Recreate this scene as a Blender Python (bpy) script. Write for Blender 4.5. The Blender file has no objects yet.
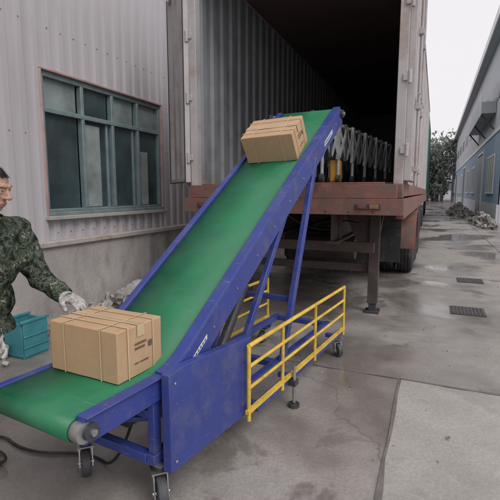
import bpy, bmesh, math, random
from mathutils import Vector, Matrix, Euler, noise as mnoise
random.seed(7)
S=bpy.context.scene
R=math.radians
# ---------------------------------------------------------------- materials
def lin(c): return (c[0],c[1],c[2],1)
def mat(name,base,rough=.6,metal=0,var=.18,scale=6,bump=.15,bscale=60,dirt=None,dirt_amt=.5,dscale=2.5,rvar=.12,stretch=None,spec=.5,detail=4,lo=.48,hi=.72,scratch=None):
    m=bpy.data.materials.new(name); m.use_nodes=True
    nt=m.node_tree; N=nt.nodes; L=nt.links
    b=N['Principled BSDF']; b.inputs['Metallic'].default_value=metal
    b.inputs['Specular IOR Level'].default_value=spec
    tc=N.new('ShaderNodeTexCoord'); src=tc.outputs['Object']
    if stretch:
        mp=N.new('ShaderNodeMapping'); mp.inputs['Scale'].default_value=stretch
        L.new(src,mp.inputs[0]); src2=mp.outputs[0]
    else: src2=src
    n1=N.new('ShaderNodeTexNoise'); n1.inputs['Scale'].default_value=scale; n1.inputs['Detail'].default_value=detail
    n1.inputs['Roughness'].default_value=.62
    L.new(src2,n1.inputs[0])
    r=N.new('ShaderNodeValToRGB'); r.color_ramp.elements[0].position=.3; r.color_ramp.elements[1].position=.7
    r.color_ramp.elements[0].color=lin([x*(1-var) for x in base]); r.color_ramp.elements[1].color=lin([min(1,x*(1+var)) for x in base])
    L.new(n1.outputs[0],r.inputs[0]); col=r.outputs[0]
    def over(col,fac,c2):
        mx=N.new('ShaderNodeMix'); mx.data_type='RGBA'; L.new(fac,mx.inputs[0]); L.new(col,mx.inputs[6]); mx.inputs[7].default_value=lin(c2); return mx.outputs[2]
    if dirt:
        n2=N.new('ShaderNodeTexNoise'); n2.inputs['Scale'].default_value=dscale; n2.inputs['Detail'].default_value=6; n2.inputs['Roughness'].default_value=.7
        L.new(src2,n2.inputs[0])
        r2=N.new('ShaderNodeMapRange'); r2.inputs[1].default_value=lo; r2.inputs[2].default_value=hi; r2.inputs[4].default_value=dirt_amt
        L.new(n2.outputs[0],r2.inputs[0]); col=over(col,r2.outputs[0],dirt)
    if scratch:
        mp2=N.new('ShaderNodeMapping'); mp2.inputs['Scale'].default_value=(9,60,140); mp2.inputs['Rotation'].default_value=(.5,.1,.2); L.new(src,mp2.inputs[0])
        n4=N.new('ShaderNodeTexNoise'); n4.inputs['Scale'].default_value=.9; n4.inputs['Detail'].default_value=3; L.new(mp2.outputs[0],n4.inputs[0])
        r4=N.new('ShaderNodeMapRange'); r4.inputs[1].default_value=.66; r4.inputs[2].default_value=.70; r4.inputs[4].default_value=.6
        L.new(n4.outputs[0],r4.inputs[0]); col=over(col,r4.outputs[0],scratch)
    L.new(col,b.inputs['Base Color'])
    mr=N.new('ShaderNodeMapRange'); mr.inputs[3].default_value=max(.02,rough-rvar); mr.inputs[4].default_value=min(1,rough+rvar)
    mr.inputs[1].default_value=.3; mr.inputs[2].default_value=.7
    L.new(n1.outputs[0],mr.inputs[0]); L.new(mr.outputs[0],b.inputs['Roughness'])
    if bump:
        n3=N.new('ShaderNodeTexNoise'); n3.inputs['Scale'].default_value=bscale; n3.inputs['Detail'].default_value=3
        L.new(src,n3.inputs[0])
        bp=N.new('ShaderNodeBump'); bp.inputs['Strength'].default_value=bump; bp.inputs['Distance'].default_value=.01
        L.new(n3.outputs[0],bp.inputs['Height']); L.new(bp.outputs[0],b.inputs['Normal'])
    return m
M={}
M['blue']=mat('blue_paint',(.035,.055,.25),.4,0,.14,4,.05,80,dirt=(.13,.13,.16),dirt_amt=.5,dscale=6,scratch=(.16,.17,.26))
M['belt']=mat('green_belt',(.014,.17,.075),.5,0,.14,5,.12,250,dirt=(.07,.15,.10),dirt_amt=.6,dscale=2.4,scratch=(.05,.22,.12))
M['yellow']=mat('yellow_paint',(.68,.46,.06),.45,0,.15,12,.05,80,dirt=(.25,.16,.07),dirt_amt=.7,dscale=9)
M['steel']=mat('steel',(.42,.42,.43),.38,.85,.15,12,.05)
M['galv']=mat('galvanised_slats',(.34,.35,.36),.5,.3,.2,12,.05)
M['dsteel']=mat('dark_steel',(.07,.07,.075),.5,.4,.2,10,.1)
M['black']=mat('black_rubber',(.022,.022,.024),.75,0,.3,9,.2,50,dirt=(.12,.10,.085),dirt_amt=.6,dscale=6)
M['card']=mat('cardboard',(.50,.335,.20),.8,0,.07,5,.08,120,dirt=(.40,.26,.155),dirt_amt=.5,dscale=4,rvar=.05,spec=.2)
M['carddark']=mat('cardboard_flap_shadow',(.2,.12,.065),.85,0,.1,5,.05)
M['tape']=mat('packing_tape',(.56,.42,.27),.3,0,.06,8,.03)
M['ink']=mat('box_print_ink',(.14,.09,.06),.8,0,.3,60,.0)
M['strap']=mat('box_strap',(.60,.46,.30),.35,0,.05,8,0)
M['metalwall']=mat('wall_cladding',(.455,.435,.455),.5,0,.05,.8,.03,40,dirt=(.31,.28,.275),dirt_amt=.6,dscale=1.2,stretch=(1,1,.12))
M['wallbelow']=mat('wall_plinth_concrete',(.39,.365,.35),.85,0,.2,1.6,.5,25,dirt=(.16,.145,.135),dirt_amt=.9,dscale=1.9,stretch=(1,1,.5))
M['ledge']=mat('ledge_concrete',(.42,.395,.375),.85,0,.2,3,.4,30,dirt=(.26,.17,.12),dirt_amt=.8,dscale=3)
M['frame']=mat('window_frame_teal',(.18,.245,.255),.45,.1,.15,6,.05,dirt=(.3,.3,.29),dirt_amt=.6,dscale=7)
M['redtrim']=mat('red_flashing',(.42,.27,.265),.5,0,.2,5,.05,dirt=(.38,.35,.35),dirt_amt=.9,dscale=4)
M['glass']=mat('window_glass',(.045,.07,.075),.06,0,.5,1.1,.05,3,rvar=.03,spec=.8)
M['glasslight']=mat('window_glass_pale',(.20,.24,.24),.12,0,.5,1.5,.05,3,rvar=.05)
M['curtain']=mat('window_curtain',(.24,.27,.27),.8,0,.3,3,.1)
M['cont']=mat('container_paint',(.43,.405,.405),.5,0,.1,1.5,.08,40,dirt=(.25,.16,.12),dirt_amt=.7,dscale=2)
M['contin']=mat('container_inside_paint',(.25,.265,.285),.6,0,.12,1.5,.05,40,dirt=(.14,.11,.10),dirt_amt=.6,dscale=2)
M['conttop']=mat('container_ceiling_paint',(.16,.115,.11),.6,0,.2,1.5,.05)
M['wood']=mat('container_plywood_floor',(.16,.11,.075),.7,0,.3,3,.2,40,stretch=(6,1,1))
M['rust']=mat('trailer_red_oxide',(.21,.092,.075),.65,0,.3,5,.3,50,dirt=(.12,.09,.08),dirt_amt=.9,dscale=4,lo=.44,hi=.64)
M['rustd']=mat('trailer_dark_frame',(.06,.042,.038),.7,0,.3,5,.3,50,dirt=(.12,.10,.09),dirt_amt=.5,dscale=4)
M['gasket']=mat('door_gasket',(.03,.03,.03),.7)
M['redlamp']=mat('tail_lamp_red',(.16,.03,.025),.35,0,.2,dirt=(.12,.09,.08),dirt_amt=.8,dscale=10)
M['amber']=mat('tail_lamp_amber',(.25,.12,.045),.35,0,.2,dirt=(.12,.09,.08),dirt_amt=.8,dscale=10)
M['white']=mat('white_paint',(.70,.70,.70),.5,0,.06,5,.04)
M['orange']=mat('orange_plastic',(.55,.27,.04),.45,0,.1,dirt=(.25,.15,.06),dirt_amt=.6,dscale=9)
M['teal']=mat('teal_plastic',(.05,.23,.27),.4,0,.15)
M['tarp']=mat('green_tarpaulin',(.12,.30,.22),.6,0,.2,1.2,.2,6)
M['bwall']=mat('far_warehouse_wall',(.52,.53,.56),.6,0,.06,.3,0,dirt=(.42,.42,.45),dirt_amt=.6,dscale=.3)
M['bblue']=mat('far_warehouse_blue',(.27,.35,.47),.55,0,.12,.5,0,dirt=(.38,.42,.47),dirt_amt=.7,dscale=.6)
M['bdark']=mat('far_warehouse_opening',(.14,.155,.18),.4)
M['roof']=mat('far_warehouse_roof',(.36,.37,.40),.6,0,.1,.5,0)
M['stone']=mat('rubble_stone',(.26,.24,.22),.9,0,.35,4,.4,30,dirt=(.12,.1,.09),dirt_amt=.7,dscale=3)
M['stone2']=mat('rubble_pale',(.40,.39,.38),.9,0,.2,4,.4,30,dirt=(.25,.23,.21),dirt_amt=.7,dscale=5)
M['bark']=mat('bark',(.20,.19,.18),.9,0,.3,8,.5,20)
M['leaf']=mat('foliage_hazed',(.25,.28,.24),.9,0,.2,.7,0,spec=.1)  # leaf colour paled so it carries the distance haze
M['leaf2']=mat('foliage_dark_hazed',(.18,.205,.18),.9,0,.2,.7,0,spec=.1)  # darker leaf tone, also paled to stand in for haze
M['skin']=mat('skin',(.42,.25,.18),.5,0,.08,12,.05,200)
M['hair']=mat('black_hair',(.012,.011,.010),.5,0,.3,60,.5,150)
M['eye']=mat('eye_white',(.7,.68,.66),.2,0,.02)
M['iris']=mat('iris',(.02,.012,.01),.15,0,.1)
M['lip']=mat('lips',(.33,.13,.11),.45,0,.1)
M['glove']=mat('dirty_cotton_glove',(.52,.50,.47),.9,0,.12,20,.5,350,dirt=(.16,.14,.13),dirt_amt=.85,dscale=22,lo=.44,hi=.62)
M['trouser']=mat('dark_trousers',(.025,.026,.03),.85,0,.3,8,.4,60)
M['shoe']=mat('work_shoe',(.03,.025,.022),.5,0,.2)
M['deadleaf']=mat('dead_leaf',(.20,.13,.07),.8,0,.4,3,0)
M['tyre']=M['black']
M['rim']=mat('wheel_rim',(.30,.29,.28),.5,.5,.15,8,.1,dirt=(.12,.08,.05),dirt_amt=.8,dscale=7)
M['castred']=mat('caster_tread',(.06,.06,.065),.6,0,.2)

def camo():
    m=bpy.data.materials.new('camouflage_cloth'); m.use_nodes=True; N=m.node_tree.nodes; L=m.node_tree.links; b=N['Principled BSDF']
    b.inputs['Roughness'].default_value=.9; b.inputs['Specular IOR Level'].default_value=.15
    tc=N.new('ShaderNodeTexCoord'); n=N.new('ShaderNodeTexNoise'); n.inputs['Scale'].default_value=26; n.inputs['Detail'].default_value=4; n.inputs['Roughness'].default_value=.6; n.inputs['Distortion'].default_value=.25
    L.new(tc.outputs['Object'],n.inputs[0]); r=N.new('ShaderNodeValToRGB'); cr=r.color_ramp; cr.interpolation='CONSTANT'
    cols=[(0,(.016,.02,.017)),(.42,(.045,.06,.042)),(.50,(.11,.125,.09)),(.555,(.022,.03,.022)),(.62,(.20,.205,.165))]
    cr.elements[0].position=0; cr.elements[0].color=lin(cols[0][1]); cr.elements[1].position=cols[1][0]; cr.elements[1].color=lin(cols[1][1])
    for p,c in cols[2:]:
        e=cr.elements.new(p); e.color=lin(c)
    L.new(n.outputs[0],r.inputs[0]); L.new(r.outputs[0],b.inputs['Base Color'])
    n2=N.new('ShaderNodeTexNoise'); n2.inputs['Scale'].default_value=11; n2.inputs['Detail'].default_value=3; n2.inputs['Distortion'].default_value=1.2; L.new(tc.outputs['Object'],n2.inputs[0])
    bp=N.new('ShaderNodeBump'); bp.inputs['Strength'].default_value=.8; bp.inputs['Distance'].default_value=.035; L.new(n2.outputs[0],bp.inputs['Height']); L.new(bp.outputs[0],b.inputs['Normal'])
    return m
M['camo']=camo()

def concrete(name,c_lo,c_hi,wet=.5,cracks=True,seed=0.):
    m=bpy.data.materials.new(name); m.use_nodes=True; N=m.node_tree.nodes; L=m.node_tree.links; b=N['Principled BSDF']
    tc=N.new('ShaderNodeTexCoord'); mp=N.new('ShaderNodeMapping'); mp.inputs['Location'].default_value=(seed,seed*.7,0); L.new(tc.outputs['Object'],mp.inputs[0]); P=mp.outputs[0]
    def nz(s,d=6,ro=.6,dist=0):
        n=N.new('ShaderNodeTexNoise'); n.inputs['Scale'].default_value=s; n.inputs['Detail'].default_value=d; n.inputs['Roughness'].default_value=ro; n.inputs['Distortion'].default_value=dist; L.new(P,n.inputs[0]); return n.outputs[0]
    def ramp(i,p0,p1,a=0.,bb=1.):
        r=N.new('ShaderNodeMapRange'); r.interpolation_type='SMOOTHSTEP'; r.inputs[1].default_value=p0; r.inputs[2].default_value=p1; r.inputs[3].default_value=a; r.inputs[4].default_value=bb; L.new(i,r.inputs[0]); return r.outputs[0]
    def mixc(f,a,bb,blend='MIX'):
        x=N.new('ShaderNodeMix'); x.data_type='RGBA'; x.blend_type=blend
        if isinstance(f,float): x.inputs[0].default_value=f
        else: L.new(f,x.inputs[0])
        for i,v in ((6,a),(7,bb)):
            if isinstance(v,tuple): x.inputs[i].default_value=lin(v)
            else: L.new(v,x.inputs[i])
        return x.outputs[2]
    big=nz(.5,4,.55,.4); mid=nz(3.2,6,.65); fine=nz(45,3,.7); sp=nz(160,1,.6)
    c=mixc(ramp(mid,.3,.7),c_lo,c_hi)
    c=mixc(ramp(fine,.35,.65,0,.4),c,tuple(x*.74 for x in c_lo))
    c=mixc(ramp(sp,.62,.72,0,.4),c,tuple(min(1,x*1.4) for x in c_hi))
    w=ramp(big,.43,.56,0,wet)
    w2=ramp(nz(1.6,5,.6,.6),.54,.64,0,wet)
    mm=N.new('ShaderNodeMath'); mm.operation='MAXIMUM'; L.new(w,mm.inputs[0]); L.new(w2,mm.inputs[1]); W=mm.outputs[0]
    c=mixc(W,c,mixc(1.0,c,(.62,.595,.58),'MULTIPLY'))
    if cracks:
        v=N.new('ShaderNodeTexVoronoi'); v.feature='DISTANCE_TO_EDGE'; v.inputs['Scale'].default_value=.3
        ds=N.new('ShaderNodeVectorMath'); ds.operation='ADD'
        nn=N.new('ShaderNodeTexNoise'); nn.inputs['Scale'].default_value=2.; nn.inputs['Detail'].default_value=5; L.new(P,nn.inputs[0])
        sc=N.new('ShaderNodeVectorMath'); sc.operation='SCALE'; sc.inputs['Scale'].default_value=.7; L.new(nn.outputs[1],sc.inputs[0])
        L.new(P,ds.inputs[0]); L.new(sc.outputs[0],ds.inputs[1]); L.new(ds.outputs[0],v.inputs['Vector'])
        cf=ramp(v.outputs[0],0.0,.004,.45,0)
        c=mixc(cf,c,(.09,.082,.075))
    L.new(c,b.inputs['Base Color'])
    pud=ramp(big,.545,.595,0,1.0 if wet>.6 else 0.)
    rr=N.new('ShaderNodeMapRange'); rr.inputs[3].default_value=.62; rr.inputs[4].default_value=.2; L.new(W,rr.inputs[0])
    r3=N.new('ShaderNodeMix'); r3.data_type='FLOAT'; L.new(pud,r3.inputs[0]); L.new(rr.outputs[0],r3.inputs[2]); r3.inputs[3].default_value=.06
    L.new(r3.outputs[0],b.inputs['Roughness'])
    bp=N.new('ShaderNodeBump'); bp.inputs['Distance'].default_value=.012
    bs=N.new('ShaderNodeMapRange'); bs.inputs[3].default_value=.35; bs.inputs[4].default_value=.02
    mw=N.new('ShaderNodeMath'); mw.operation='MAXIMUM'; L.new(W,mw.inputs[0]); L.new(pud,mw.inputs[1]); L.new(mw.outputs[0],bs.inputs[0]); L.new(bs.outputs[0],bp.inputs['Strength'])
    ad=N.new('ShaderNodeMath'); ad.operation='ADD'; L.new(fine,ad.inputs[0]); L.new(mid,ad.inputs[1]); L.new(ad.outputs[0],bp.inputs['Height']); L.new(bp.outputs[0],b.inputs['Normal'])
    return m
M['ground']=concrete('wet_yard_concrete',(.265,.242,.225),(.35,.325,.305),.95)
M['patch']=concrete('new_concrete',(.33,.31,.29),(.40,.375,.352),.45,False,5.3)
M['seam']=mat('slab_joint',(.15,.135,.125),.8,0,.3,5,.3)

# ---------------------------------------------------------------- mesh builder
class MB:
    def __init__(s): s.v=[];s.f=[];s.m=[];s.mats=[]
    def mi(s,k):
        m=M[k]
        if m not in s.mats: s.mats.append(m)
        return s.mats.index(m)
    def add(s,vs,fs,k):
        o=len(s.v); s.v+= [tuple(v) for v in vs]; i=s.mi(k)
        for f in fs: s.f.append([o+a for a in f]); s.m.append(i)
    def box(s,c,sz,k,rot=None):
        c=Vector(c); h=[x/2 for x in sz]; vs=[]
        for x in(-1,1):
            for y in(-1,1):
                for z in(-1,1):
                    p=Vector((x*h[0],y*h[1],z*h[2]))
                    if rot is not None: p=rot@p
                    vs.append(c+p)
        s.add(vs,[(0,1,3,2),(4,6,7,5),(0,4,5,1),(2,3,7,6),(0,2,6,4),(1,5,7,3)],k)
    def bx(s,x0,x1,y0,y1,z0,z1,k): s.box(((x0+x1)/2,(y0+y1)/2,(z0+z1)/2),(abs(x1-x0),abs(y1-y0),abs(z1-z0)),k)
    def beam(s,a,b,w,h,k,up=(0,0,1)):
        a=Vector(a);b=Vector(b);d=b-a;l=d.length;d.normalize(); u=Vector(up)
        if abs(d.dot(u))>.97: u=Vector((0,1,0))
        x=d.cross(u).normalized(); z=x.cross(d)
        rot=Matrix((x,d,z)).transposed(); s.box((a+b)/2,(w,l,h),k,rot)
    def cyl(s,a,b,r,k,n=16,r2=None,cap=True):
        a=Vector(a);b=Vector(b);r2=r if r2 is None else r2
        d=(b-a).normalized(); u=Vector((0,0,1)) if abs(d.z)<.9 else Vector((1,0,0)); x=d.cross(u).normalized(); y=x.cross(d)
        vs=[];fs=[]
        for i in range(n):
            t=2*math.pi*i/n; o=x*math.cos(t)+y*math.sin(t); vs+= [a+o*r,b+o*r2]
        for i in range(n):
            j=(i+1)%n; fs.append((2*i,2*i+1,2*j+1,2*j))
        if cap: fs.append([2*i for i in range(n)]); fs.append([2*i+1 for i in range(n)][::-1])
        s.add(vs,fs,k)
    def lathe(s,c,axis,prof,k,n=32):
        c=Vector(c);d=Vector(axis).normalized();u=Vector((0,0,1)) if abs(d.z)<.9 else Vector((1,0,0));x=d.cross(u).normalized();y=x.cross(d)
        vs=[];fs=[];m=len(prof)
        for i in range(n):
            t=2*math.pi*i/n;o=x*math.cos(t)+y*math.sin(t)
            for (p,r) in prof: vs.append(c+d*p+o*r)
        for i in range(n):
            j=(i+1)%n
            for q in range(m-1): fs.append((i*m+q,i*m+q+1,j*m+q+1,j*m+q))
        s.add(vs,fs,k)
    def sweep(s,path,x0,x1,lo,hi,k):
        vs=[];fs=[];n=len(path)
        for i,(y,z) in enumerate(path):
            a=path[max(0,i-1)];b=path[min(n-1,i+1)]
            t=Vector((b[0]-a[0],b[1]-a[1])).normalized(); nn=Vector((-t.y,t.x))
            for x in(x0,x1):
                for o in(lo,hi): vs.append((x,y+nn.x*o,z+nn.y*o))
        for i in range(n-1):
            a=4*i;b=a+4
            fs+=[(a,a+1,b+1,b),(a+2,b+2,b+3,a+3),(a,b,b+2,a+2),(a+1,a+3,b+3,b+1)]
        fs+=[(0,2,3,1),(4*n-4,4*n-3,4*n-1,4*n-2)]
        s.add(vs,fs,k)
    def build(s,name,parent=None,bevel=0,smooth=False,seg=2):
        me=bpy.data.meshes.new(name); me.from_pydata(s.v,[],s.f)
        for m in s.mats: me.materials.append(m)
        for p,i in zip(me.polygons,s.m): p.material_index=i
        bm=bmesh.new(); bm.from_mesh(me); bmesh.ops.recalc_face_normals(bm,faces=bm.faces); bm.to_mesh(me); bm.free()
        o=bpy.data.objects.new(name,me); S.collection.objects.link(o)
        if parent: o.parent=parent
        if bevel:
            b=o.modifiers.new('b','BEVEL'); b.width=bevel; b.segments=seg; b.limit_method='ANGLE'; b.angle_limit=R(40)
        if smooth or bevel:
            for p in me.polygons: p.use_smooth=True
            try: me.set_sharp_from_angle(angle=R(38))
            except Exception: pass
        return o
def empty(name,loc=(0,0,0),rz=0):
    e=bpy.data.objects.new(name,None); e.location=loc; e.rotation_euler=(0,0,rz); e.empty_display_size=.2; S.collection.objects.link(e); return e
def curve(name,pts,r,k,parent=None):
    c=bpy.data.curves.new(name,'CURVE'); c.dimensions='3D'; c.bevel_depth=r; c.bevel_resolution=3
    sp=c.splines.new('NURBS'); sp.points.add(len(pts)-1); sp.order_u=3; sp.use_endpoint_u=True
    for p,q in zip(sp.points,pts): p.co=(*q,1)
    c.materials.append(M[k]); o=bpy.data.objects.new(name,c); S.collection.objects.link(o)
    if parent:o.parent=parent
    return o
def corr(mb,X,y0,y1,z0,z1,k,pitch=.2,depth=.035,axis='x',sgn=1,prof=(.0,.32,.42,.78,.88)):
    pts=[];n=int(math.ceil((y1-y0)/pitch))
    for i in range(n):
        b=y0+i*pitch
        for f,d in ((prof[0],0),(prof[1],0),(prof[2],1),(prof[3],1),(prof[4],0)):
            yy=b+f*pitch
            if yy<y1: pts.append((yy,X+sgn*depth*d))
    pts.append((y1,X))
    vs=[];fs=[]
    for y,x in pts:
        for z in(z0,z1): vs.append((x,y,z) if axis=='x' else (y,x,z))
    for i in range(len(pts)-1): fs.append((2*i,2*i+2,2*i+3,2*i+1))
    mb.add(vs,fs,k)

# ---------------------------------------------------------------- ground
g=MB(); g.add([(-250,-60,0),(250,-60,0),(250,500,0),(-250,500,0)],[(0,1,2,3)],'ground'); g.build('ground')
p=MB(); p.add([(-.15,-4,.004),(2.7,-4,.004),(2.7,3.50,.004),(-.19,3.53,.004)],[(0,1,2,3)],'patch'); p.build('concrete_pavement')
sm=MB()
def seam(a,b,w=.012):
    a=Vector(a);b=Vector(b);d=(b-a).normalized();n=Vector((-d.y,d.x))*w/2
    k=26;vs=[]
    for i in range(k+1):
        q=a.lerp(b,i/k)+Vector((n.x,n.y))*random.uniform(-.5,.5); j=random.uniform(.4,1.5)
        vs+=[(q.x+n.x*j,q.y+n.y*j,.008),(q.x-n.x*j,q.y-n.y*j,.008)]
    sm.add(vs,[(2*i,2*i+1,2*i+3,2*i+2) for i in range(k)],'seam')
seam((-.19,3.54),(2.7,3.51),.026); seam((-.155,-4),(-.19,3.54),.026); seam((-4,3.6),(-.2,3.54))
seam((-4,8.4),(2.7,8.3)); seam((-4,13),(2.7,13)); seam((-4,18),(2.7,18)); seam((1.6,3.54),(1.5,40))
sm.build('pavement_joints')
for i,(x,y) in enumerate(((.45,6.0),(.62,8.15))):
    m=MB(); m.bx(x-.2,x+.2,y-.2,y+.2,.004,.010,'dsteel')
    for j in range(9): m.bx(x-.18+j*.042,x-.165+j*.042,y-.17,y+.17,.0105,.016,'rustd')
    m.build('drain_cover')
m=MB(); rl=random.Random(21)
for i in range(60):
    x=rl.uniform(-2.6,2.4); y=rl.uniform(2.2,14); a=rl.uniform(0,6.3); l=rl.uniform(.010,.028)
    rot=Matrix.Rotation(a,3,'Z')@Matrix.Rotation(rl.uniform(-.4,.4),3,'X')
    m.add([Vector((x,y,.016))+rot@Vector(v)*l for v in((-1,0,0),(-.2,-.5,.15),(.9,-.1,0),(.3,.5,.1))],[(0,1,2,3)],'deadleaf' if i%3 else 'stone2')
m.build('fallen_leaves')

# ---------------------------------------------------------------- left warehouse
WX=-4.2
wh=empty('corrugated_warehouse')
w=MB(); WY0,WY1=3.77,6.10; WZ0,WZ1=1.25,2.88
corr(w,WX,-6,WY0,.93,7.5,'metalwall'); corr(w,WX,WY1,45,.93,7.5,'metalwall')
corr(w,WX,WY0,WY1,.93,WZ0,'metalwall'); corr(w,WX,WY0,WY1,WZ1,7.5,'metalwall')
w.build('cladding_wall',wh)
w=MB()
for k0,(ys,ye) in enumerate(((-6,WY0),(WY1,14))):
    n_=int((ye-ys)/.2)
    for i in range(n_):
        y=ys+i*.2+.12
        for z in(1.02,2.15,3.35,4.6): w.cyl((-4.166,y,z),(-4.158,y,z),.008,'rim',6)
for i in range(11):
    y=WY0+i*.2+.12
    for z in(1.02,3.35,4.6): w.cyl((-4.166,y,z),(-4.158,y,z),.008,'rim',6)
w.build('cladding_screws',wh)
w=MB(); w.bx(-4.6,-4.10,-6,45,-.1,.86,'wallbelow'); w.build('plinth_wall',wh)
w=MB(); w.bx(-4.6,-4.06,-6,45,.862,.93,'ledge'); w.build('plinth_ledge',wh,.012)
w=MB(); w.bx(-4.16,-4.02,-6,45,7.5,7.62,'redtrim'); w.bx(-9,-4.0,-6,45,7.62,7.7,'roof'); w.bx(-9,-8.9,-6,45,0,7.6,'metalwall'); w.bx(-8.9,-4.22,-6.1,-6,0,7.6,'metalwall'); w.bx(-8.9,-4.22,45,45.1,0,7.6,'metalwall'); w.build('roof_edge',wh)
w=MB()
def fr(y0,y1,z0,z1,d=.0,k='frame'): w.bx(-4.27+d,-4.19+d,y0,y1,z0,z1,k)
w.bx(-4.2,-4.15,WY0-.03,WY1+.03,WZ1,WZ1+.03,'redtrim'); w.bx(-4.2,-4.15,WY0-.03,WY0,WZ0-.03,WZ1,'redtrim'); w.bx(-4.2,-4.15,WY1,WY1+.03,WZ0-.03,WZ1,'redtrim')
w.bx(-4.24,-4.09,WY0-.05,WY1+.05,WZ0-.075,WZ0-.03,'ledge')
w.bx(-4.24,-4.135,WY0,WY1,WZ0-.03,WZ0+.015,'frame')
fr(WY0,WY1,WZ1-.06,WZ1);fr(WY0,WY1,WZ0+.015,WZ0+.05)
zt=2.42
cols=[WY0,WY0+.62,WY0+1.18,WY0+1.74,WY1]
for i,c in enumerate(cols):
    fr(c-(.05 if i==4 else 0),c+(.0 if i==4 else .05),WZ0+.05,WZ1-.06,.004)
fr(WY0+.05,WY1-.05,zt,zt+.055,.008)
for i in range(4):
    a,b=cols[i]+.05,cols[i+1]-.05
    if i in(1,2):
        w.bx(-4.25,-4.215,a,a+.035,WZ0+.05,zt,'frame'); w.bx(-4.25,-4.215,b-.035,b,WZ0+.05,zt,'frame')
w.build('window_frame',wh,.006)
w=MB()
for i in range(4):
    a,b=cols[i]+.04,cols[i+1]-.04
    w.bx(-4.245,-4.24,a,b,WZ0+.04,zt+.01,'glass'); w.bx(-4.248,-4.243,a,b,zt+.045,WZ1-.05,'glasslight' if i!=1 else 'glass')
w.build('window_glass',wh)
w=MB(); w.bx(-4.238,-4.234,cols[1]+.1,cols[1]+.36,WZ0+.06,zt-.05,'curtain'); w.bx(-4.238,-4.234,cols[3]+.12,cols[3]+.3,WZ0+.06,zt-.3,'curtain'); w.build('window_curtain',wh)
w=MB(); w.cyl((-4.09,9.2,.9),(-4.09,9.2,7.5),.05,'metalwall')
for z in(1.6,3.4,5.2): w.bx(-4.2,-4.03,9.13,9.27,z,z+.03,'steel')
w.build('downpipe',wh,0,True)

# ---------------------------------------------------------------- container + trailer
CX0,CX1,CY0,CY1=-2.74,-.33,4.66,16.85; FZ=1.60; CZ=FZ+2.72
ct=empty('shipping_container')
c=MB(); corr(c,CX1,CY0+.12,CY1,FZ,CZ-.06,'cont',.28,-.036,sgn=1); c.build('side_wall',ct)
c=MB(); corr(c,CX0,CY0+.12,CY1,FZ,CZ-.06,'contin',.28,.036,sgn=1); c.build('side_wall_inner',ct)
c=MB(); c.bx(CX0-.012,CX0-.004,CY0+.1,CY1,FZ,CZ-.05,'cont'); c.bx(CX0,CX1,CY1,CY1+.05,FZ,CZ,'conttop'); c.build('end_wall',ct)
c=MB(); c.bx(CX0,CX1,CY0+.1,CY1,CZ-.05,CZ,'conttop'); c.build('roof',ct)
c=MB(); c.bx(CX0+.04,CX1-.045,CY0+.1,CY1,FZ-.03,FZ,'wood'); c.build('floor',ct)
c=MB()
for x in(CX0,CX1):
    sx=1 if x==CX0 else -1
    c.bx(x-.02*sx,x+.07*sx,CY0,CY0+.11,FZ-.02,CZ-.1,'cont')
    c.bx(x-.025*sx,x+.15*sx,CY0-.012,CY0+.17,FZ-.16,FZ-.02,'rust')
    c.bx(x-.025*sx,x+.15*sx,CY0-.012,CY0+.17,CZ-.1,CZ+.02,'cont')
    c.bx(x-.015*sx,x+.045*sx,CY0+.17,CY1,FZ-.15,FZ-.0,'rust'); c.bx(x-.015*sx,x+.05*sx,CY0+.17,CY1,CZ-.06,CZ+.01,'cont')
    for z in (FZ+.25,FZ+.95,FZ+1.65,FZ+2.3):
        c.cyl((x-.045*sx,CY0-.01,z),(x-.045*sx,CY0-.01,z+.13),.02,'cont',10)
        c.bx(x-.045*sx,x+.02*sx,CY0-.018,CY0-.001,z+.03,z+.10,'cont')
c.bx(CX0+.15,CX1-.15,CY0,CY0+.12,FZ-.13,FZ+.004,'rust'); c.bx(CX0+.15,CX1-.15,CY0,CY0+.12,CZ-.12,CZ,'cont')
c.build('frame',ct,.006)
def door(name,hx,hy,ang,gk=True):
    e=MB(); L_=1.17
    corr(e,0,0.05,L_-.05,.03,2.5,'cont',.39,.035,sgn=1,prof=(0,.2,.3,.7,.8))
    e.bx(-.02,.045,0,.05,0,2.53,'cont'); e.bx(-.02,.045,L_-.05,L_,0,2.53,'cont'); e.bx(-.02,.045,.05,L_-.05,0,.06,'cont'); e.bx(-.02,.045,.05,L_-.05,2.47,2.53,'cont')
    if gk:
        for y in(.0,L_-.012): e.bx(-.032,-.021,y,y+.012,0,2.53,'gasket')
        e.bx(-.032,-.021,.012,L_-.012,0,.012,'gasket')
    for y in(.32,.85):
        e.cyl((.075,y,-.05),(.075,y,2.6),.017,'cont',10)
        for z in(.1,.75,1.5,2.3): e.bx(.045,.095,y-.05,y+.05,z,z+.06,'cont')
        e.bx(.06,.09,y-.02,y+.3,.9,.93,'steel')
    o=e.build(name,ct,.004); o.location=(hx,hy,FZ+.02); o.rotation_euler=(0,0,ang); return o
door('door_leaf',CX0-.06,CY0-.02,R(42))
o=door('door_leaf_open',CX1+.04,CY0+.10,R(-.6),False)

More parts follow.
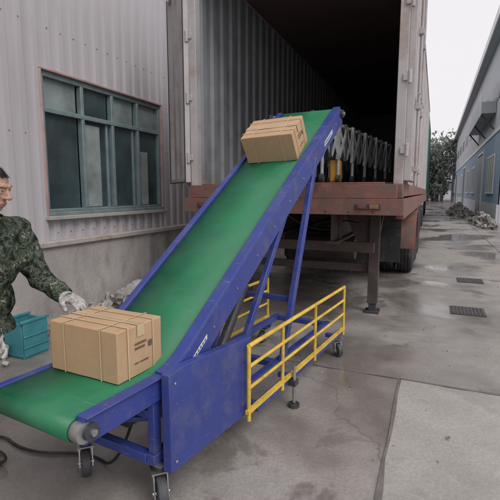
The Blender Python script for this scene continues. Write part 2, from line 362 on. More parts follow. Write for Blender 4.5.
tr=empty('semi_trailer')
t=MB()
t.bx(CX0-.03,CX1+.05,CY0-.16,CY0+.14,1.27,1.435,'rust')
t.bx(CX0+.05,CX1-.02,CY0-.155,CY0+.0,1.438,1.575,'rust')
t.bx(CX0+.0,CX1-.0,CY0+.16,CY1+.2,1.36,1.43,'rust')
for x in(CX1+.0,CX0-.0): t.bx(x-.04,x+.04,CY0+.145,CY1+.3,1.22,1.43,'rust')
for x in(-1.05,-1.99):
    t.bx(x-.07,x+.07,CY0+.15,CY1+.3,1.325,1.357,'rust'); t.bx(x-.01,x+.01,CY0+.15,CY1+.3,.955,1.325,'rustd'); t.bx(x-.07,x+.07,CY0+.15,CY1+.3,.92,.953,'rustd')
for i in range(18): t.bx(CX0+.05,CX1-.05,CY0+.6+i*.65,CY0+.68+i*.65,1.24,1.322,'rustd')
for i in range(9): t.cyl((CX0+.25+i*.24,CY0-.166,1.30),(CX0+.25+i*.24,CY0-.16,1.30),.011,'rustd',8)
t.build('chassis',tr,.005)
t=MB()
for x in(-.66,-2.38):
    t.bx(x-.06,x+.06,5.45,5.57,.12,1.25,'rustd'); t.bx(x-.045,x+.045,5.47,5.55,.02,.12,'dsteel'); t.bx(x-.09,x+.09,5.42,5.60,.005,.03,'dsteel')
    t.beam((x,5.5,.75),(x,6.3,1.25),.05,.05,'rustd')
    sg=-1 if x>-1 else 1
    t.add([(x-.06*sg,5.5,1.24),(x+.38*sg,5.5,1.24),(x+.06*sg,5.5,.55),(x-.06*sg,5.5,.55),(x-.06*sg,5.53,1.24),(x+.38*sg,5.53,1.24),(x+.06*sg,5.53,.55),(x-.06*sg,5.53,.55)],[(0,1,2,3),(4,7,6,5),(0,4,5,1),(1,5,6,2),(2,6,7,3),(3,7,4,0)],'rustd')
t.bx(-2.38,-.66,5.54,5.58,.5,.6,'rustd')
t.bx(-2.5,-.62,5.12,5.2,.80,.92,'rustd')
for x in(-1.05,-1.99): t.bx(x-.04,x+.04,5.1,5.2,.92,1.26,'rustd')
t.build('support_legs',tr,.004)
t=MB()
for x in(-.62,-2.45):
    t.bx(x-.13,x+.13,CY0-.175,CY0-.163,1.325,1.385,'rustd')
    for q in(-.06,.06): t.bx(x+q-.045,x+q+.045,CY0-.19,CY0-.176,1.333,1.377,'redlamp' if q<0 else 'amber')
t.build('tail_lamps',tr,.006)
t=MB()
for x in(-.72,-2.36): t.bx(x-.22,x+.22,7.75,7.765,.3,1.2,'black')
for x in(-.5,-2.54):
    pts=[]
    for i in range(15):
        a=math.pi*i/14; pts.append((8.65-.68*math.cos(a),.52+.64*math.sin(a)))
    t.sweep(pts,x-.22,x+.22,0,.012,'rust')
t.bx(-2.1,-.85,6.5,7.3,.42,.9,'black'); t.bx(-.75,-.38,10.9,12.6,.55,1.15,'rustd'); t.cyl((-1.8,6.2,.72),(-1.0,6.2,.72),.17,'rustd',20)  # black box is added to fill in the shadow mass under the trailer
t.build('mudguards_and_shade_fill',tr,.004)
curve('air_hose',[(-1.6,4.9,1.24),(-1.5,5.3,1.05),(-1.2,5.8,1.0),(-1.1,6.2,.9),(-1.3,6.2,.8)],.012,'black',tr)
curve('light_cable',[(-.62,4.7,1.25),(-.75,4.95,1.14),(-.95,5.3,1.17),(-1.3,5.7,1.1),(-1.7,6.6,1.1)],.008,'black',tr)
def wheel(mb,c,r=.5,w=.28,ax=(1,0,0)):
    h=w/2
    mb.lathe(c,ax,[(-h*.75,r*.56),(-h,r*.68),(-h,r*.86),(-h*.82,r*.965),(-h*.5,r),(-h*.47,r*.97),(-h*.38,r*.97),(-h*.35,r),(-h*.05,r),(-h*.02,r*.97),(h*.05,r*.97),(h*.08,r),(h*.38,r),(h*.41,r*.97),(h*.5,r*.97),(h*.53,r),(h*.82,r*.965),(h,r*.86),(h,r*.68),(h*.75,r*.56)],'tyre',40)
    mb.lathe(c,ax,[(h*.78,r*.57),(h*.7,r*.52),(h*.2,r*.48),(-h*.1,r*.4),(h*.0,r*.28),(h*.5,r*.22),(h*.6,0.001)],'rim',32)
    mb.lathe(c,ax,[(-h*.78,r*.57),(-h*.6,r*.5),(-h*.5,0.001)],'rim',32)
    for i in range(8):
        a=i*math.pi/4; q=Vector(c)+Vector((h*.05,math.cos(a)*r*.34,math.sin(a)*r*.34))
        mb.cyl(q,q+Vector((.04,0,0)),.014,'dsteel',6)
t=MB()
for yy in(8.65,9.95,11.25):
    for x in(-.46,-.78,-2.28,-2.6): wheel(t,(x,yy,.5))
    t.cyl((-2.5,yy,.5),(-.5,yy,.5),.07,'rustd')
    for x in(-1.05,-1.99):
        t.bx(x-.05,x+.05,yy-.45,yy+.45,.62,.68,'rustd'); t.bx(x-.04,x+.04,yy-.06,yy+.06,.5,.92,'rustd')
t.build('wheels',tr,0,True)
t=MB(); t.bx(-2.7,-.45,18.0,19.9,1.0,3.6,'bblue'); t.bx(-2.6,-.55,17.2,22,.7,.95,'rustd')
for yy in(17.6,20.6):
    for x in(-.6,-2.5): wheel(t,(x,yy,.5))
t.build('tractor_cab',tr,.05)

gt=empty('covered_lorry')
t=MB(); t.bx(-2.7,-.52,24,33,1.3,5.6,'tarp')
for i in range(12): t.bx(-.52,-.48,24.1+i*.78,24.16+i*.78,1.35,5.55,'tarp')
t.build('green_tarpaulin_body',gt,.08); t=MB(); t.bx(-2.65,-.56,24,33,1.0,1.28,'rustd')
for yy in(25,31):
    for x in(-.7,-2.5): wheel(t,(x,yy,.5))
t.build('lorry_chassis',gt)

# ---------------------------------------------------------------- conveyor
HEAD=R(-6.5); cv=empty('belt_conveyor',(-1.40,1.684,0),HEAD)
s=.675; YE=2.37
def zt_(y):
    if y<-.08: return .65
    if y<.12: return .65+s*(y+.08)**2/.4
    return .65+s*.1+s*(y-.12)
path=[(-.50,.65),(-.3,.65),(-.08,.65)]+[(-.08+.02*i,zt_(-.08+.02*i)) for i in range(1,11)]+[(.12+(YE-.12)*i/6,zt_(.12+(YE-.12)*i/6)) for i in range(1,7)]
b=MB(); loop=list(path)
th=math.atan(s); e=path[-1]; r=.045
cx,cz=e[0]+math.sin(th)*r,e[1]-math.cos(th)*r
for i in range(1,10):
    a=th+math.pi/2-i*math.pi/9; loop.append((cx+r*math.cos(a),cz+r*math.sin(a)))
low=[]
for y,z in reversed(path):
    t2=th if y>.12 else (0 if y<-.08 else th*(y+.08)/.2)
    low.append((y+math.sin(t2)*2*r,z-math.cos(t2)*2*r))
loop+=low[1:]
x0=path[0]
for i in range(1,9):
    a=-math.pi/2-i*math.pi/9; loop.append((x0[0]+r*math.cos(a),x0[1]-r+r*math.sin(a)))
n=len(loop); vs=[];fs=[]
for y,z in loop: vs+=[(-.25,y,z),(.25,y,z)]
for i in range(n): j=(i+1)%n; fs.append((2*i,2*i+1,2*j+1,2*j))
b.add(vs,fs,'belt'); o=b.build('belt',cv,0,True); so=o.modifiers.new('s','SOLIDIFY'); so.thickness=.006; so.offset=0
b=MB()
hor=[q for q in path if q[0]<=.0]; inc=[q for q in path if q[0]>=-.06]
for sx in(-1,1):
    b.sweep(hor,sx*.256,sx*.296,-.098,.008,'blue'); b.sweep(inc,sx*.2561,sx*.2965,-.135,.016,'blue')
    if sx>0:
        b.sweep(hor,sx*.252,sx*.312,.0085,.016,'blue'); b.sweep(inc,sx*.25,sx*.314,.0165,.026,'blue')
        b.sweep(inc,sx*.299,sx*.314,-.13,.0155,'blue')
    else:
        b.sweep(inc,sx*.256,sx*.298,.0165,.022,'blue')
b.build('side_rails',cv,.004)
b=MB()
b.sweep([q for q in path if q[0]<=-.08],-.25,.25,-.03,-.02,'dsteel'); b.sweep([q for q in path if q[0]>=.12],-.25,.25,-.03,-.02,'dsteel')
b.sweep([q for q in path if q[0]>=.12],-.25,.25,-.10,-.095,'blue')
b.cyl((-.30,x0[0],x0[1]-r),(.30,x0[0],x0[1]-r),r-.005,'steel',24); b.cyl((-.31,cx,cz),(.31,cx,cz),r-.005,'steel',24)
for sx in(-1,1):
    for yy,zz in((x0[0]+.02,x0[1]-r),(cx,cz)):
        xb=.298 if yy<1 else .315
        b.cyl((sx*xb,yy,zz),(sx*(xb+.02),yy,zz),.034,'dsteel',20); b.cyl((sx*(xb+.02),yy,zz),(sx*(xb+.032),yy,zz),.014,'steel',12)
for i in range(9):
    y=.3+i*.24; z=zt_(y)
    for sx in(-1,1):
        yy=y+math.sin(th)*.06; zz=z-math.cos(th)*.06
        b.cyl((sx*.31,yy,zz),(sx*.319,yy,zz),.008,'steel',8)
b.build('rollers_and_bearings',cv,0,True)
b=MB()
def prism(mb,pts,x0,x1,k):
    n=len(pts); vs=[(x0,y,z) for y,z in pts]+[(x1,y,z) for y,z in pts]
    mb.add(vs,[list(range(n)),list(range(n,2*n))[::-1]]+[(i,(i+1)%n,n+(i+1)%n,n+i) for i in range(n)],k)
prism(b,[(-.10,.22),(.64,.19),(.64,.655),(.0,.70),(-.10,.69)],.322,.368,'blue')
for y,z in((-.06,.26),(.60,.24),(-.06,.64),(.60,.61)): b.cyl((.368,y,z),(.373,y,z),.008,'steel',8)
b.build('motor_cover',cv,.006,seg=2)
b=MB()
BZ=.27
for sx in(-.26,.26):
    b.bx(sx-.025,sx+.025,-.12,2.32,BZ-.03,BZ+.02,'blue')
    b.bx(sx-.02,sx+.02,-.11,-.06,BZ+.02,.555,'blue')
for y in(-.1,.62,1.2,2.28): b.bx(-.235,.235,y-.025,y+.025,BZ-.028,BZ+.018,'blue')
b.bx(-.24,.24,-.11,-.065,.46,.5,'blue')
b.beam((-.235,-.08,.30),(.235,-.08,.45),.025,.025,'blue')
b.bx(-.2,.0,.0,.28,BZ+.02,.47,'dsteel'); b.cyl((.0,.14,.40),(.24,.14,.40),.075,'dsteel',20)
for sx in(-1,1):
    b.bx(sx*.355,sx*.395,.68,2.36,.165,.215,'blue')
    for y in(.72,1.2,2.2): b.bx(sx*.285,sx*.355,y-.02,y+.02,.175,.21,'blue')
for sx in(-1,1):
    b.beam((sx*.30,1.22,BZ),(sx*.30,1.80,zt_(1.80)-.08),.04,.055,'blue')
    b.beam((sx*.215,.62,BZ),(sx*.215,1.62,zt_(1.62)-.13),.035,.05,'blue')
b.cyl((0,.75,BZ+.02),(0,1.2,.82),.035,'dsteel',14); b.cyl((0,1.2,.82),(0,1.5,1.42),.02,'steel',12)
b.bx(-.26,.26,1.48,1.53,1.43,1.47,'blue'); b.beam((-.28,1.42,.7),(.28,1.42,.7),.04,.04,'blue')
b.build('base_frame',cv,.004)
b=MB()
for sx in(-1,1):
    x=sx*.40
    for y in(.56,1.02,1.62,2.36): b.cyl((x,y,.17),(x,y,.625),.0125,'yellow',10)
    for z in(.625,.50,.37): b.cyl((x,.56,z),(x,2.36,z),.0115 if z<.6 else .014,'yellow',10)
    b.bx(x-.012,x+.012,.54,2.38,.216,.24,'yellow')
b.build('guard_rails',cv,0,True)
b=MB()
def caster(x,y,z,r=.075,ang=0):
    rot=Matrix.Rotation(ang,3,'Z')
    c_=Vector((x,y,r)); ax=rot@Vector((1,0,0)); off=rot@Vector((0,-.03,0)); wc=c_+off
    b.lathe(wc,ax,[(-.022,.001),(-.022,r*.6),(-.018,r*.62),(-.024,r*.8),(-.02,r*.96),(-.01,r),(.01,r),(.02,r*.96),(.024,r*.8),(.018,r*.62),(.022,r*.6),(.022,.001)],'castred',28)
    b.cyl(wc-ax*.04,wc+ax*.04,.012,'steel',12)
    for q in(-1,1):
        b.beam(wc+ax*.032*q-Vector((0,0,.02)),Vector((x,y,2*r+.015))+ax*.032*q,.006,.05,'steel',up=rot@Vector((0,1,0)))
    b.box((x,y,2*r+.018),(.085,.085,.008),'steel',rot); b.cyl((x,y,2*r+.02),(x,y,z),.03,'dsteel',14)
    b.box((x,y,z-.004),(.1,.1,.008),'steel')
caster(.26,-.06,BZ-.03,.085,.9); caster(-.26,-.06,BZ-.03,.07,.9); caster(.375,2.24,.165,.06,.9); caster(-.375,2.24,.165,.06,-.2)
b.build('casters',cv,0,True)
b=MB()
for sx in(1,-1):
    b.cyl((sx*.43,1.15,.03),(sx*.43,1.15,.30),.012,'steel',10); b.cyl((sx*.43,1.15,.0),(sx*.43,1.15,.025),.04,'dsteel',18); b.bx(sx*.39,sx*.45,1.12,1.18,.16,.2,'dsteel')
b.build('levelling_jacks',cv,0,True)
def label(name,ya,yb,zo,h,letters):
    b=MB(); b.bx(.3145,.3155,ya,yb,0,h,'white')
    yy=ya+.01
    while yy<yb-.018 and letters: b.bx(.3157,.3165,yy,yy+.011,h*.25,h*.72,'dsteel'); yy+=.019
    b.v=[(v[0],v[1],zt_(v[1])+zo+v[2]) for v in b.v]; b.build(name,cv)
label('maker_plate',.14,.27,-.075,.024,True); label('label_strip',1.98,2.16,-.10,.04,True)
curve('power_cable',[(-3.2,1.2,.01),(-2.5,1.75,.012),(-2.1,1.62,.012),(-1.75,1.78,.012),(-1.5,1.7,.012),(-1.42,1.75,.3)],.008,'black')

ex=empty('expandable_roller_conveyor')
b=MB(); A=Vector((-1.12,4.22,2.20)); B=Vector((-.62,6.6,2.10)); W=Vector((-.46,.09,0)); nseg=12
for sd in(0,1):
    P=[A.lerp(B,i/nseg)+W*sd for i in range(nseg+1)]
    for i in range(nseg):
        b.beam(P[i]+Vector((0,0,.05)),P[i+1]+Vector((0,0,-.30)),.008,.045,'galv'); b.beam(P[i]+Vector((.011,0,-.30)),P[i+1]+Vector((.011,0,.05)),.008,.045,'galv')
    for i in range(nseg+1): b.bx(P[i].x-.02,P[i].x+.012,P[i].y-.04,P[i].y+.04,P[i].z-.32,P[i].z+.08,'galv' if i%2 else 'dsteel')
    for i in range(1,nseg+1,2):
        b.cyl(P[i]+Vector((0,0,-.32)),(P[i].x,P[i].y,FZ+.08),.018,'galv',8)
        b.cyl((P[i].x-.02,P[i].y,FZ+.045),(P[i].x+.02,P[i].y,FZ+.045),.045,'black',14)
for i in range(nseg*3+1):
    q=A.lerp(B,i/(nseg*3)); b.cyl(q+Vector((0,0,.05)),q+W+Vector((0,0,.05)),.022,'steel',10)
b.build('roller_lattice',ex,0,True)
jc=empty('yellow_jerrycan'); JX,JY=-1.04,4.90
b=MB(); b.box((JX,JY,FZ+.13),(.11,.16,.25),'orange'); b.build('can_body',jc,.025,seg=3); b=MB(); b.cyl((JX,JY-.05,FZ+.25),(JX,JY-.05,FZ+.29),.02,'dsteel'); b.bx(JX-.01,JX+.01,JY-.02,JY+.06,FZ+.28,FZ+.295,'orange'); b.bx(JX-.01,JX+.01,JY+.045,JY+.06,FZ+.25,FZ+.28,'orange'); b.build('can_cap',jc)

# ---------------------------------------------------------------- cartons
def carton(name,c,sz,rot):
    e=empty(name); e.location=c; e.rotation_euler=rot
    x,y,z=sz; m=MB(); m.bx(-x/2,x/2,-y/2,y/2,0,z,'card'); o=m.build('body',e,.005,seg=3)
    bm=bmesh.new(); bm.from_mesh(o.data); bmesh.ops.subdivide_edges(bm,edges=bm.edges[:],cuts=8,use_grid_fill=True)
    for v in bm.verts:
        k=mnoise.noise(Vector((v.co.x*6,v.co.y*6,v.co.z*6+c[0]*9))); v.co+=v.normal*(k*.004-.001)
    bm.to_mesh(o.data); bm.free()
    for p_ in o.data.polygons: p_.use_smooth=True
    o.data.set_sharp_from_angle(angle=R(30))
    m=MB(); tw=.024
    m.bx(-x/2-.003,x/2+.003,-tw,tw,z+.0022,z+.0032,'tape')
    for sx in(-1,1): m.bx(sx*(x/2+.002),sx*(x/2+.003),-tw,tw,z-.055,z+.0032,'tape')
    m.build('tape',e)
    m=MB(); sw=.0035
    for xx in(-x*.27,x*.27):
        m.bx(xx-sw,xx+sw,-y/2-.0035,y/2+.0035,z+.0034,z+.0042,'strap')
        for sy in(-1,1): m.bx(xx-sw,xx+sw,sy*(y/2+.0025),sy*(y/2+.0035),0,z+.004,'strap')
    for yy in(-y*.28,y*.28):
        m.bx(-x/2-.0035,x/2+.0035,yy-sw,yy+sw,z+.0044,z+.0052,'strap')
        for sx in(-1,1): m.bx(sx*(x/2+.0027),sx*(x/2+.0036),yy-sw,yy+sw,0,z+.005,'strap')
    m.build('straps',e)
    m=MB(); rnd=random.Random(3)
    m.bx(-x/2,x/2,-.0012,.0012,z+.0034,z+.0038,'carddark')
    X=x/2+.002
    for row,(zz,ln) in enumerate(((z*.62,.07),(z*.53,.055))):
        yy=-.04
        while yy<-.04+ln:
            w_=rnd.uniform(.006,.014); m.bx(X,X+.0008,yy,yy+w_,zz,zz+.010,'ink'); yy+=w_+.004
    m.bx(X,X+.0008,.05,.075,z*.5,z*.5+.028,'ink')
    m.bx(X,X+.0008,-.045,-.02,z*.25,z*.25+.006,'ink'); m.bx(X,X+.0008,-.01,.05,z*.25,z*.25+.006,'ink')
    m.build('print',e)
    return e
def c_local(x,y,z):
    v=Matrix.Rotation(HEAD,3,'Z')@Vector((x,y,z)); return (v.x-1.40,v.y+1.684,v.z)
carton('cardboard_box',c_local(-.03,-.085,.656),(.43,.30,.24),(0,0,HEAD+R(2)))
k=carton('cardboard_box.001',c_local(.0,1.75,zt_(1.75)+.006),(.43,.31,.225),(0,0,0))
k.rotation_euler=(Matrix.Rotation(HEAD,3,'Z')@Matrix.Rotation(th,3,'X')@Matrix.Rotation(R(4),3,'Z')).to_euler()

# ---------------------------------------------------------------- person
def blob(name,parts,vox,mats,assign,parent,smooth=4):
    bm=bmesh.new()
    for p in parts:
        if p[0]=='c':
            _,a,ra,b_,rb=p; a=Vector(a);b_=Vector(b_); d=b_-a; L_=d.length
            rt=d.to_track_quat('Z','Y').to_matrix().to_4x4()
            bmesh.ops.create_icosphere(bm,subdivisions=3,radius=ra,matrix=Matrix.Translation(a)); bmesh.ops.create_icosphere(bm,subdivisions=3,radius=rb,matrix=Matrix.Translation(b_))
            if L_>1e-4: bmesh.ops.create_cone(bm,cap_ends=True,segments=24,radius1=ra,radius2=rb,depth=L_,matrix=Matrix.Translation((a+b_)/2)@rt)
        else:
            _,c_,rr,rot=p; bmesh.ops.create_icosphere(bm,subdivisions=3,radius=1,matrix=Matrix.Translation(c_)@Euler(rot).to_matrix().to_4x4()@Matrix.Diagonal((*rr,1)))
    me=bpy.data.meshes.new(name); bm.to_mesh(me); bm.free(); o=bpy.data.objects.new(name+'_tmp',me); S.collection.objects.link(o)
    rm=o.modifiers.new('r','REMESH'); rm.mode='VOXEL'; rm.voxel_size=vox
    sm_=o.modifiers.new('s','SMOOTH'); sm_.iterations=smooth; sm_.factor=.6
    dg=bpy.context.evaluated_depsgraph_get(); me2=bpy.data.meshes.new_from_object(o.evaluated_get(dg)); bpy.data.objects.remove(o)
    me2.name=name; me2.materials.clear()
    for m in mats: me2.materials.append(M[m])
    for p in me2.polygons: p.use_smooth=True; p.material_index=assign(p.center) if assign else 0
    o=bpy.data.objects.new(name,me2); S.collection.objects.link(o); o.parent=parent; return o
pe=empty('worker',(.02,-.01,0))
Ls=(-2.05,1.625,1.30); Le=(-1.99,1.70,1.04); Lw=(-1.80,1.68,.965)
Rs=(-2.03,1.27,1.30); Re=(-2.01,1.19,1.04); Rw=(-1.83,1.25,.875)
parts=[('e',(-2.07,1.447,1.18),(.135,.195,.21),(0,0,0)),('e',(-2.13,1.45,.95),(.135,.18,.19),(0,.15,0)),('e',(-2.04,1.447,1.30),(.10,.17,.09),(0,0,0)),
 ('c',(-2.04,1.447,1.32),.075,(-2.01,1.445,1.41),.052),
 ('c',Ls,.078,Le,.064),('c',Le,.064,Lw,.046),('c',Rs,.078,Re,.064),('c',Re,.064,Rw,.046),
 ('e',(-2.03,1.66,1.17),(.075,.066,.05),(.3,.2,0)),('e',(-1.93,1.70,1.015),(.06,.06,.055),(0,.3,0)),('e',(-2.0,1.69,1.08),(.072,.06,.03),(.2,.3,0)),
 ('c',(-2.04,1.447,1.31),.09,Ls,.07),('c',(-2.04,1.447,1.31),.09,Rs,.07),
 ('c',(-2.17,1.44,.88),.13,(-2.19,1.51,.80),.10),('c',(-2.17,1.44,.88),.13,(-2.19,1.36,.80),.10),
 ('c',(-2.20,1.50,.80),.098,(-2.24,1.50,.46),.07),('c',(-2.24,1.50,.46),.068,(-2.30,1.50,.10),.05),
 ('c',(-2.20,1.36,.80),.098,(-2.22,1.29,.46),.07),('c',(-2.22,1.29,.46),.068,(-2.27,1.26,.10),.05),
 ('e',(-2.24,1.50,.045),(.135,.05,.045),(0,0,.1)),('e',(-2.21,1.25,.045),(.135,.05,.045),(0,0,-.1))]
def asg(c_):
    arm=(c_.x>-1.95 and c_.z>.75)
    if c_.z<.085: return 2
    if c_.z>1.375 and (c_-Vector((-2.01,1.445,1.42))).length<.07: return 3
    if c_.z<.80 and not arm: return 1
    return 0
body=blob('body',parts,.011,['camo','trouser','shoe','skin'],asg,pe,5)
for v in body.data.vertices:
    c_=v.co
    if c_.z<1.37 and c_.z>.1:
        a_=.012 if c_.z>.75 else .007
        k=mnoise.noise(Vector((c_.x*9,c_.y*9,c_.z*16)))+.5*mnoise.noise(Vector((c_.x*22,c_.y*22,c_.z*34)))
        v.co=c_+v.normal*k*a_
b=MB(); b.lathe((-2.025,1.446,1.335),(.25,0,1),[(0,.085),(.035,.078),(.06,.072),(.06,.066),(.0,.07)],'camo',24); b.lathe((-2.165,1.445,.79),(0,0,1),[(0,.185),(.03,.18),(.09,.155)],'camo',28); o=b.build('jacket_collar',pe,0,True)
HC=Vector((-1.985,1.443,1.52))
he=bpy.data.objects.new('head',None); S.collection.objects.link(he); he.parent=pe; he.location=HC; he.rotation_euler=(0,R(14),R(22)); he.scale=(1.04,1.04,1.04)
hp=[('e',(-.012,0,.03),(.094,.074,.085),(0,0,0)),('e',(.018,0,-.02),(.068,.062,.078),(0,0,0)),('e',(.04,0,-.075),(.036,.036,.03),(0,0,0)),
 ('c',(.082,0,.012),.009,(.103,0,-.022),.0125),('e',(.095,.011,-.026),(.010,.008,.007),(0,0,0)),('e',(.095,-.011,-.026),(.010,.008,.007),(0,0,0)),
 ('c',(.076,-.04,.028),.009,(.084,-.012,.028),.010),('c',(.076,.04,.028),.009,(.084,.012,.028),.010),
 ('e',(.060,.040,-.018),(.022,.018,.02),(0,0,0)),('e',(.060,-.040,-.018),(.022,.018,.02),(0,0,0)),
 ('c',(.078,-.018,-.052),.0075,(.078,.018,-.052),.0075),('c',(.076,-.014,-.063),.0075,(.076,.014,-.063),.0075),
 ('e',(-.005,.077,-.005),(.017,.007,.030),(0,0,.3)),('e',(-.005,-.077,-.005),(.017,.007,.030),(0,0,-.3)),
 ('c',(-.02,0,-.06),.05,(-.02,0,-.12),.050)]
def ah(c_):
    x,y,z=c_
    if z>.064: return 1
    if x<=.03 and z>.02 and abs(y)<.083: return 1
    if x<-.035 and z>-.06: return 1
    return 0
blob('face',hp,.004,['skin','hair'],ah,he,3)
b=MB()
for sy in(-1,1):
    c0=Vector((.069,sy*.029,.006))
    b.lathe(c0,(1,0,0),[(.012*math.cos(a),.0120*math.sin(a)+1e-4) for a in [i*math.pi/8 for i in range(9)]],'eye',16)
    b.lathe(c0+Vector((.0088,0,0)),(1,0,0),[(.0045,1e-4),(.003,.0045),(0,.006)],'iris',14)
    b.beam((.084,sy*.014,.028),(.076,sy*.045,.032),.006,.006,'hair')
    b.beam((.081,sy*.016,.0125),(.073,sy*.044,.011),.012,.009,'skin'); b.beam((.079,sy*.016,-.0035),(.072,sy*.043,-.003),.010,.006,'skin')
b.beam((.0845,-.018,-.0575),(.0845,.018,-.0575),.004,.003,'lip')
b.build('eyes_and_brows',he,.002,True)
b=MB(); rr=random.Random(5)
for i in range(2200):
    u=rr.uniform(-1,1);a=rr.uniform(0,2*math.pi); d=Vector((math.sqrt(1-u*u)*math.cos(a),math.sqrt(1-u*u)*math.sin(a),u))
    q=Vector((-.012,0,.03))+Vector((d.x*.094,d.y*.075,d.z*.085))
    if not(q.z>.065 or (q.x<.02 and q.z>.02) or (q.x<-.035 and q.z>-.05)): continue
    t_=(d*.35+Vector((rr.uniform(.1,.9),rr.uniform(-.4,.4),rr.uniform(-.8,-.1)))).normalized()*.016; sd=d.cross(t_).normalized()*.0018
    b.add([q-sd,q+sd,q+t_],[(0,1,2)],'hair')
b.build('hair',he)
def hand(name,wrist,direction,normal,thumb,curl=.5,scale=1):
    x=Vector(direction).normalized(); z=Vector(normal); z=(z-x*z.dot(x)).normalized(); y=z.cross(x)*thumb
    def T(a,b_,c_): return Vector(wrist)+(x*a+y*b_+z*c_)*scale
    P=[('c',T(-.02,0,0),.028,T(.03,.012,0),.024),('c',T(-.02,0,0),.026,T(.03,-.015,0),.022),('c',T(.03,.022,0),.019,T(.085,.028,.002),.0135),('c',T(.03,.005,0),.019,T(.09,.008,.004),.0135),('c',T(.03,-.01,0),.019,T(.087,-.012,.003),.0135),('c',T(.03,-.022,0),.017,T(.078,-.031,0),.012)]
    for (bx_,by_,l,sp,cu) in((.087,.030,.068,.10,.9),(.093,.0095,.076,.02,1.0),(.090,-.0125,.070,-.06,1.1),(.080,-.033,.055,-.14,1.25)):
        a=Vector((bx_,by_,0)); ang=curl*cu*.6; segs=(.45,.30,.25); r0=.0105
        for i,sg in enumerate(segs):
            d=Vector((math.cos(ang)*math.cos(sp),math.sin(sp),-math.sin(ang))); e2=a+d*l*sg
            P.append(('c',T(*a),r0,T(*e2),r0*.92)); a=e2; r0*=.92; ang+=curl*cu*.75
    a=Vector((.02,.03,-.004)); m_=Vector((.05,.058,-.016)); t_=Vector((.082,.068,-.03))
    P+= [('c',T(*a),.017,T(*m_),.0135),('c',T(*m_),.0135,T(*t_),.011)]
    blob(name,P,.0033,['glove'],None,pe,2)
hand('left_gloved_hand',Lw,(.95,.10,-.34),(.2,-.1,1),-1,.55)
hand('right_gloved_hand',Rw,(.9,.2,-.35),(-.2,.9,.5),1,.6)
for nm,a,b_ in(('left_cuff',Le,Lw),('right_cuff',Re,Rw)):
    a=Vector(a);b_=Vector(b_);d=(b_-a).normalized(); m=MB(); m.lathe(b_-d*.03,d,[(0,.048),(.012,.050),(.045,.046),(.047,.036)],'camo',20); m.lathe(b_+d*.01,d,[(0,.036),(.02,.034),(.03,.031)],'glove',20); m.build(nm,pe,0,True)

# ---------------------------------------------------------------- debris
def rubble(name,cx_,cy_,rx,ry,h,n,smin,smax,keys,seed):
    rn=random.Random(seed); m=MB()
    for i in range(n):
        a=rn.uniform(0,6.28); q=math.sqrt(rn.random()); x=cx_+rx*q*math.cos(a); y=cy_+ry*q*math.sin(a); z=h*(1-q)*rn.uniform(.3,1)
        sz=rn.uniform(smin,smax)*(1.2-.5*q); rot=Euler((rn.uniform(0,3),rn.uniform(0,3),rn.uniform(0,3))).to_matrix()
        vs=[];base=[(-1,-1,-1),(1,-1,-1),(1,1,-1),(-1,1,-1),(-1,-1,1),(1,-1,1),(1,1,1),(-1,1,1)]
        sc_=Vector((rn.uniform(.5,1),rn.uniform(.4,.9),rn.uniform(.3,.6)))*sz
        for v in base: vs.append(Vector((x,y,z+sz*.25))+rot@Vector([v[j]*sc_[j]*rn.uniform(.6,1) for j in range(3)]))
        m.add(vs,[(0,3,2,1),(4,5,6,7),(0,1,5,4),(1,2,6,5),(2,3,7,6),(3,0,4,7)],rn.choice(keys))
    return m.build(name,None,0)
rubble('rubble_pile',-3.75,5.0,.35,1.8,.26,220,.03,.10,['stone','stone2','stone','wallbelow'],1)
rubble('rubble_pile.001',-3.7,2.6,.35,.9,.16,80,.03,.08,['stone','stone2','rust'],2)
rubble('rubble_pile.002',2.15,24,.5,4.5,.5,260,.06,.2,['stone','stone2','stone','rustd'],3)
rubble('rubble_pile.003',1.6,34,.8,5,.6,180,.08,.3,['stone','stone2','stone'],4)
rubble('gravel',-.8,6,3.2,7,.0,300,.004,.014,['stone','stone'],8)
blob('cement_sack',[('e',(-3.72,4.7,.12),(.22,.15,.08),(0,.1,.3)),('e',(-3.62,4.9,.09),(.2,.17,.08),(0,0,.6)),('e',(-3.8,4.95,.2),(.15,.13,.06),(.2,.1,.1))],.02,['stone2'],None,None,4)
b=MB(); x,y=-3.45,2.78; hh=.33
b.bx(x-.12,x+.12,y-.13,y+.13,.0,.02,'teal')
for q in(-1,1):
    b.bx(x+q*.12-.01,x+q*.12+.01,y-.13,y+.13,.02,hh,'teal'); b.bx(x-.109,x+.109,y+q*.13-.01,y+q*.13+.01,.02,hh,'teal'); b.bx(x+q*.12-.016,x+q*.12+.016,y-.15,y+.15,hh,hh+.025,'teal')
    for z in(.1,.2): b.bx(x+q*.135-.005,x+q*.135+.005,y-.14,y+.14,z,z+.015,'teal')
b.build('plastic_crate',None,.006)

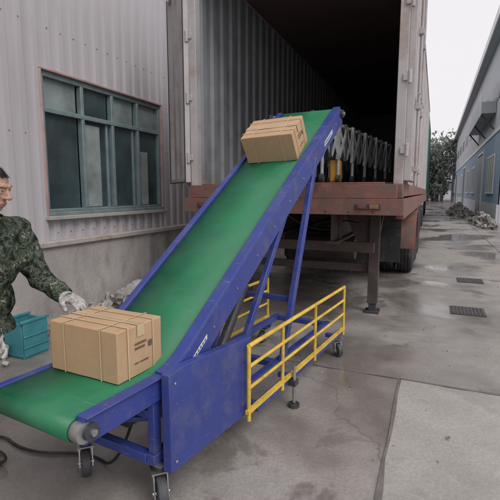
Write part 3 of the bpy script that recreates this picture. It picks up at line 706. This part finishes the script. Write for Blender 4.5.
# ---------------------------------------------------------------- right warehouse
BX=2.8; rw=empty('blue_warehouse')
m=MB()
corr(m,BX,24,92,4.6,9.6,'bwall',.5,-.04); m.bx(BX+.06,BX+12,24,92,0,9.5,'bwall'); m.build('upper_wall',rw)
m=MB(); corr(m,BX-.0,24,92,.9,4.6,'bblue',.5,-.03); m.bx(BX-.06,BX+.05,24,92,0,.9,'bwall'); m.bx(BX-.08,BX+.05,24,92,4.55,4.72,'white'); m.build('lower_wall',rw)
m=MB()
for i in range(11):
    y=26+i*6
    if i%3==1:
        m.bx(BX-.09,BX-.02,y,y+3.6,.0,3.9,'bdark'); m.bx(BX-.11,BX-.03,y-.15,y,.0,4.0,'white'); m.bx(BX-.11,BX-.03,y+3.6,y+3.75,.0,4.0,'white'); m.bx(BX-.11,BX-.03,y-.15,y+3.75,4.0,4.12,'white')
    else:
        m.bx(BX-.07,BX-.02,y,y+3.2,1.5,3.4,'bdark')
        for q in(0,.8,1.6,2.4,3.2): m.bx(BX-.1,BX-.03,y+q-.04,y+q+.04,1.5,3.4,'white')
        m.bx(BX-.1,BX-.03,y-.04,y+3.24,3.4,3.5,'white'); m.bx(BX-.12,BX-.03,y-.1,y+3.3,1.42,1.5,'white')
    m.bx(BX-.06,BX-.02,y,y+3.2,6.3,7.3,'bdark')
m.build('windows_and_doors',rw)
m=MB(); m.bx(BX-.5,BX+12.5,23.6,92.4,9.6,9.85,'roof'); m.bx(BX-.55,BX-.5,23.6,92.4,9.5,9.95,'white'); m.build('roof',rw)
m=MB(); m.bx(BX-.75,BX-.05,27,37,5.7,6.3,'roof'); m.bx(BX-.78,BX-.75,27,37,5.6,6.9,'bwall')
for y in(27.5,32,36.5): m.beam((BX-.7,y,5.7),(BX-.05,y,4.9),.08,.08,'dsteel')
m.build('canopy',rw)

# ---------------------------------------------------------------- trees
def tree(mb,x,y,h,w_,rn,n=900,key=('leaf','leaf2')):
    mb.cyl((x,y,0),(x+.2,y,h*.55),.16*h/6,'bark',8,.08*h/6)
    cl=[]
    for i in range(16):
        a=rn.uniform(0,6.28); r_=w_*rn.uniform(.2,.8); z=h*rn.uniform(.15,.95); q=Vector((x+r_*math.cos(a),y+r_*math.sin(a),z)); cl.append((q,w_*rn.uniform(.25,.5)))
        mb.cyl((x+.1,y,h*rn.uniform(.2,.55)),q,.06*h/6,'bark',5,.02)
    for i in range(n):
        q,r_=rn.choice(cl); d=Vector((rn.gauss(0,1),rn.gauss(0,1),rn.gauss(0,.8))); d=d.normalized()*r_*rn.random()**.4; p_=q+d; s_=rn.uniform(.08,.19)*h/7
        if p_.z<.1: continue
        rot=Euler((rn.uniform(0,6),rn.uniform(0,6),rn.uniform(0,6))).to_matrix()
        mb.add([p_+rot@Vector(v)*s_ for v in((-1,-.5,0),(1,-.5,.2),(.8,.6,0),(-.7,.7,.2))],[(0,1,2,3)],key[0] if rn.random()<.55 else key[1])
rn=random.Random(11)
m=MB()
for i in range(14): tree(m,-3+i*.45+rn.uniform(-.6,.6) if i<9 else rn.uniform(-18,-3),rn.uniform(70,98),rn.uniform(7,11),rn.uniform(2.6,4.2),rn,1300)
m.build('tree_line')
m=MB(); m.bx(-30,20,112,114,0,7,'bwall')
for i in range(10): m.bx(-20+i*3.6,-18+i*3.6,111.9,111.99,2,4,'bdark')
m.build('distant_factory')

# ---------------------------------------------------------------- light
wd=bpy.data.worlds.new('World'); S.world=wd; wd.use_nodes=True; N=wd.node_tree.nodes; L=wd.node_tree.links
bg=N['Background']; sky=N.new('ShaderNodeTexSky'); sky.sky_type='NISHITA'; sky.sun_disc=False; sky.sun_elevation=R(48); sky.sun_rotation=R(120); sky.dust_density=4; sky.air_density=1.5
hs=N.new('ShaderNodeHueSaturation'); hs.inputs['Saturation'].default_value=.12; L.new(sky.outputs[0],hs.inputs['Color'])
mx=N.new('ShaderNodeMix'); mx.data_type='RGBA'; mx.inputs[0].default_value=.85; L.new(hs.outputs[0],mx.inputs[6]); mx.inputs[7].default_value=(9.4,9.15,9.5,1)
L.new(mx.outputs[2],bg.inputs[0]); bg.inputs[1].default_value=.105
sl=bpy.data.lights.new('sun','SUN'); sl.energy=1.5; sl.angle=R(30); sl.color=(1,.97,.94); so=bpy.data.objects.new('sun',sl); S.collection.objects.link(so)
az=R(120); el=R(48); d=Vector((math.sin(az)*math.cos(el),math.cos(az)*math.cos(el),math.sin(el))); so.rotation_euler=d.to_track_quat('Z','Y').to_euler()
# ---------------------------------------------------------------- camera
cd=bpy.data.cameras.new('camera'); cam=bpy.data.objects.new('camera',cd); S.collection.objects.link(cam); S.camera=cam
cd.sensor_width=36; cd.lens=36*433/500; cd.clip_end=1500; cd.clip_start=.05
cam.location=(0,0,1.5); cam.rotation_euler=(R(90-7.6),0,R(23))
S.view_settings.view_transform='Standard'; S.view_settings.look='None'; S.view_settings.exposure=0
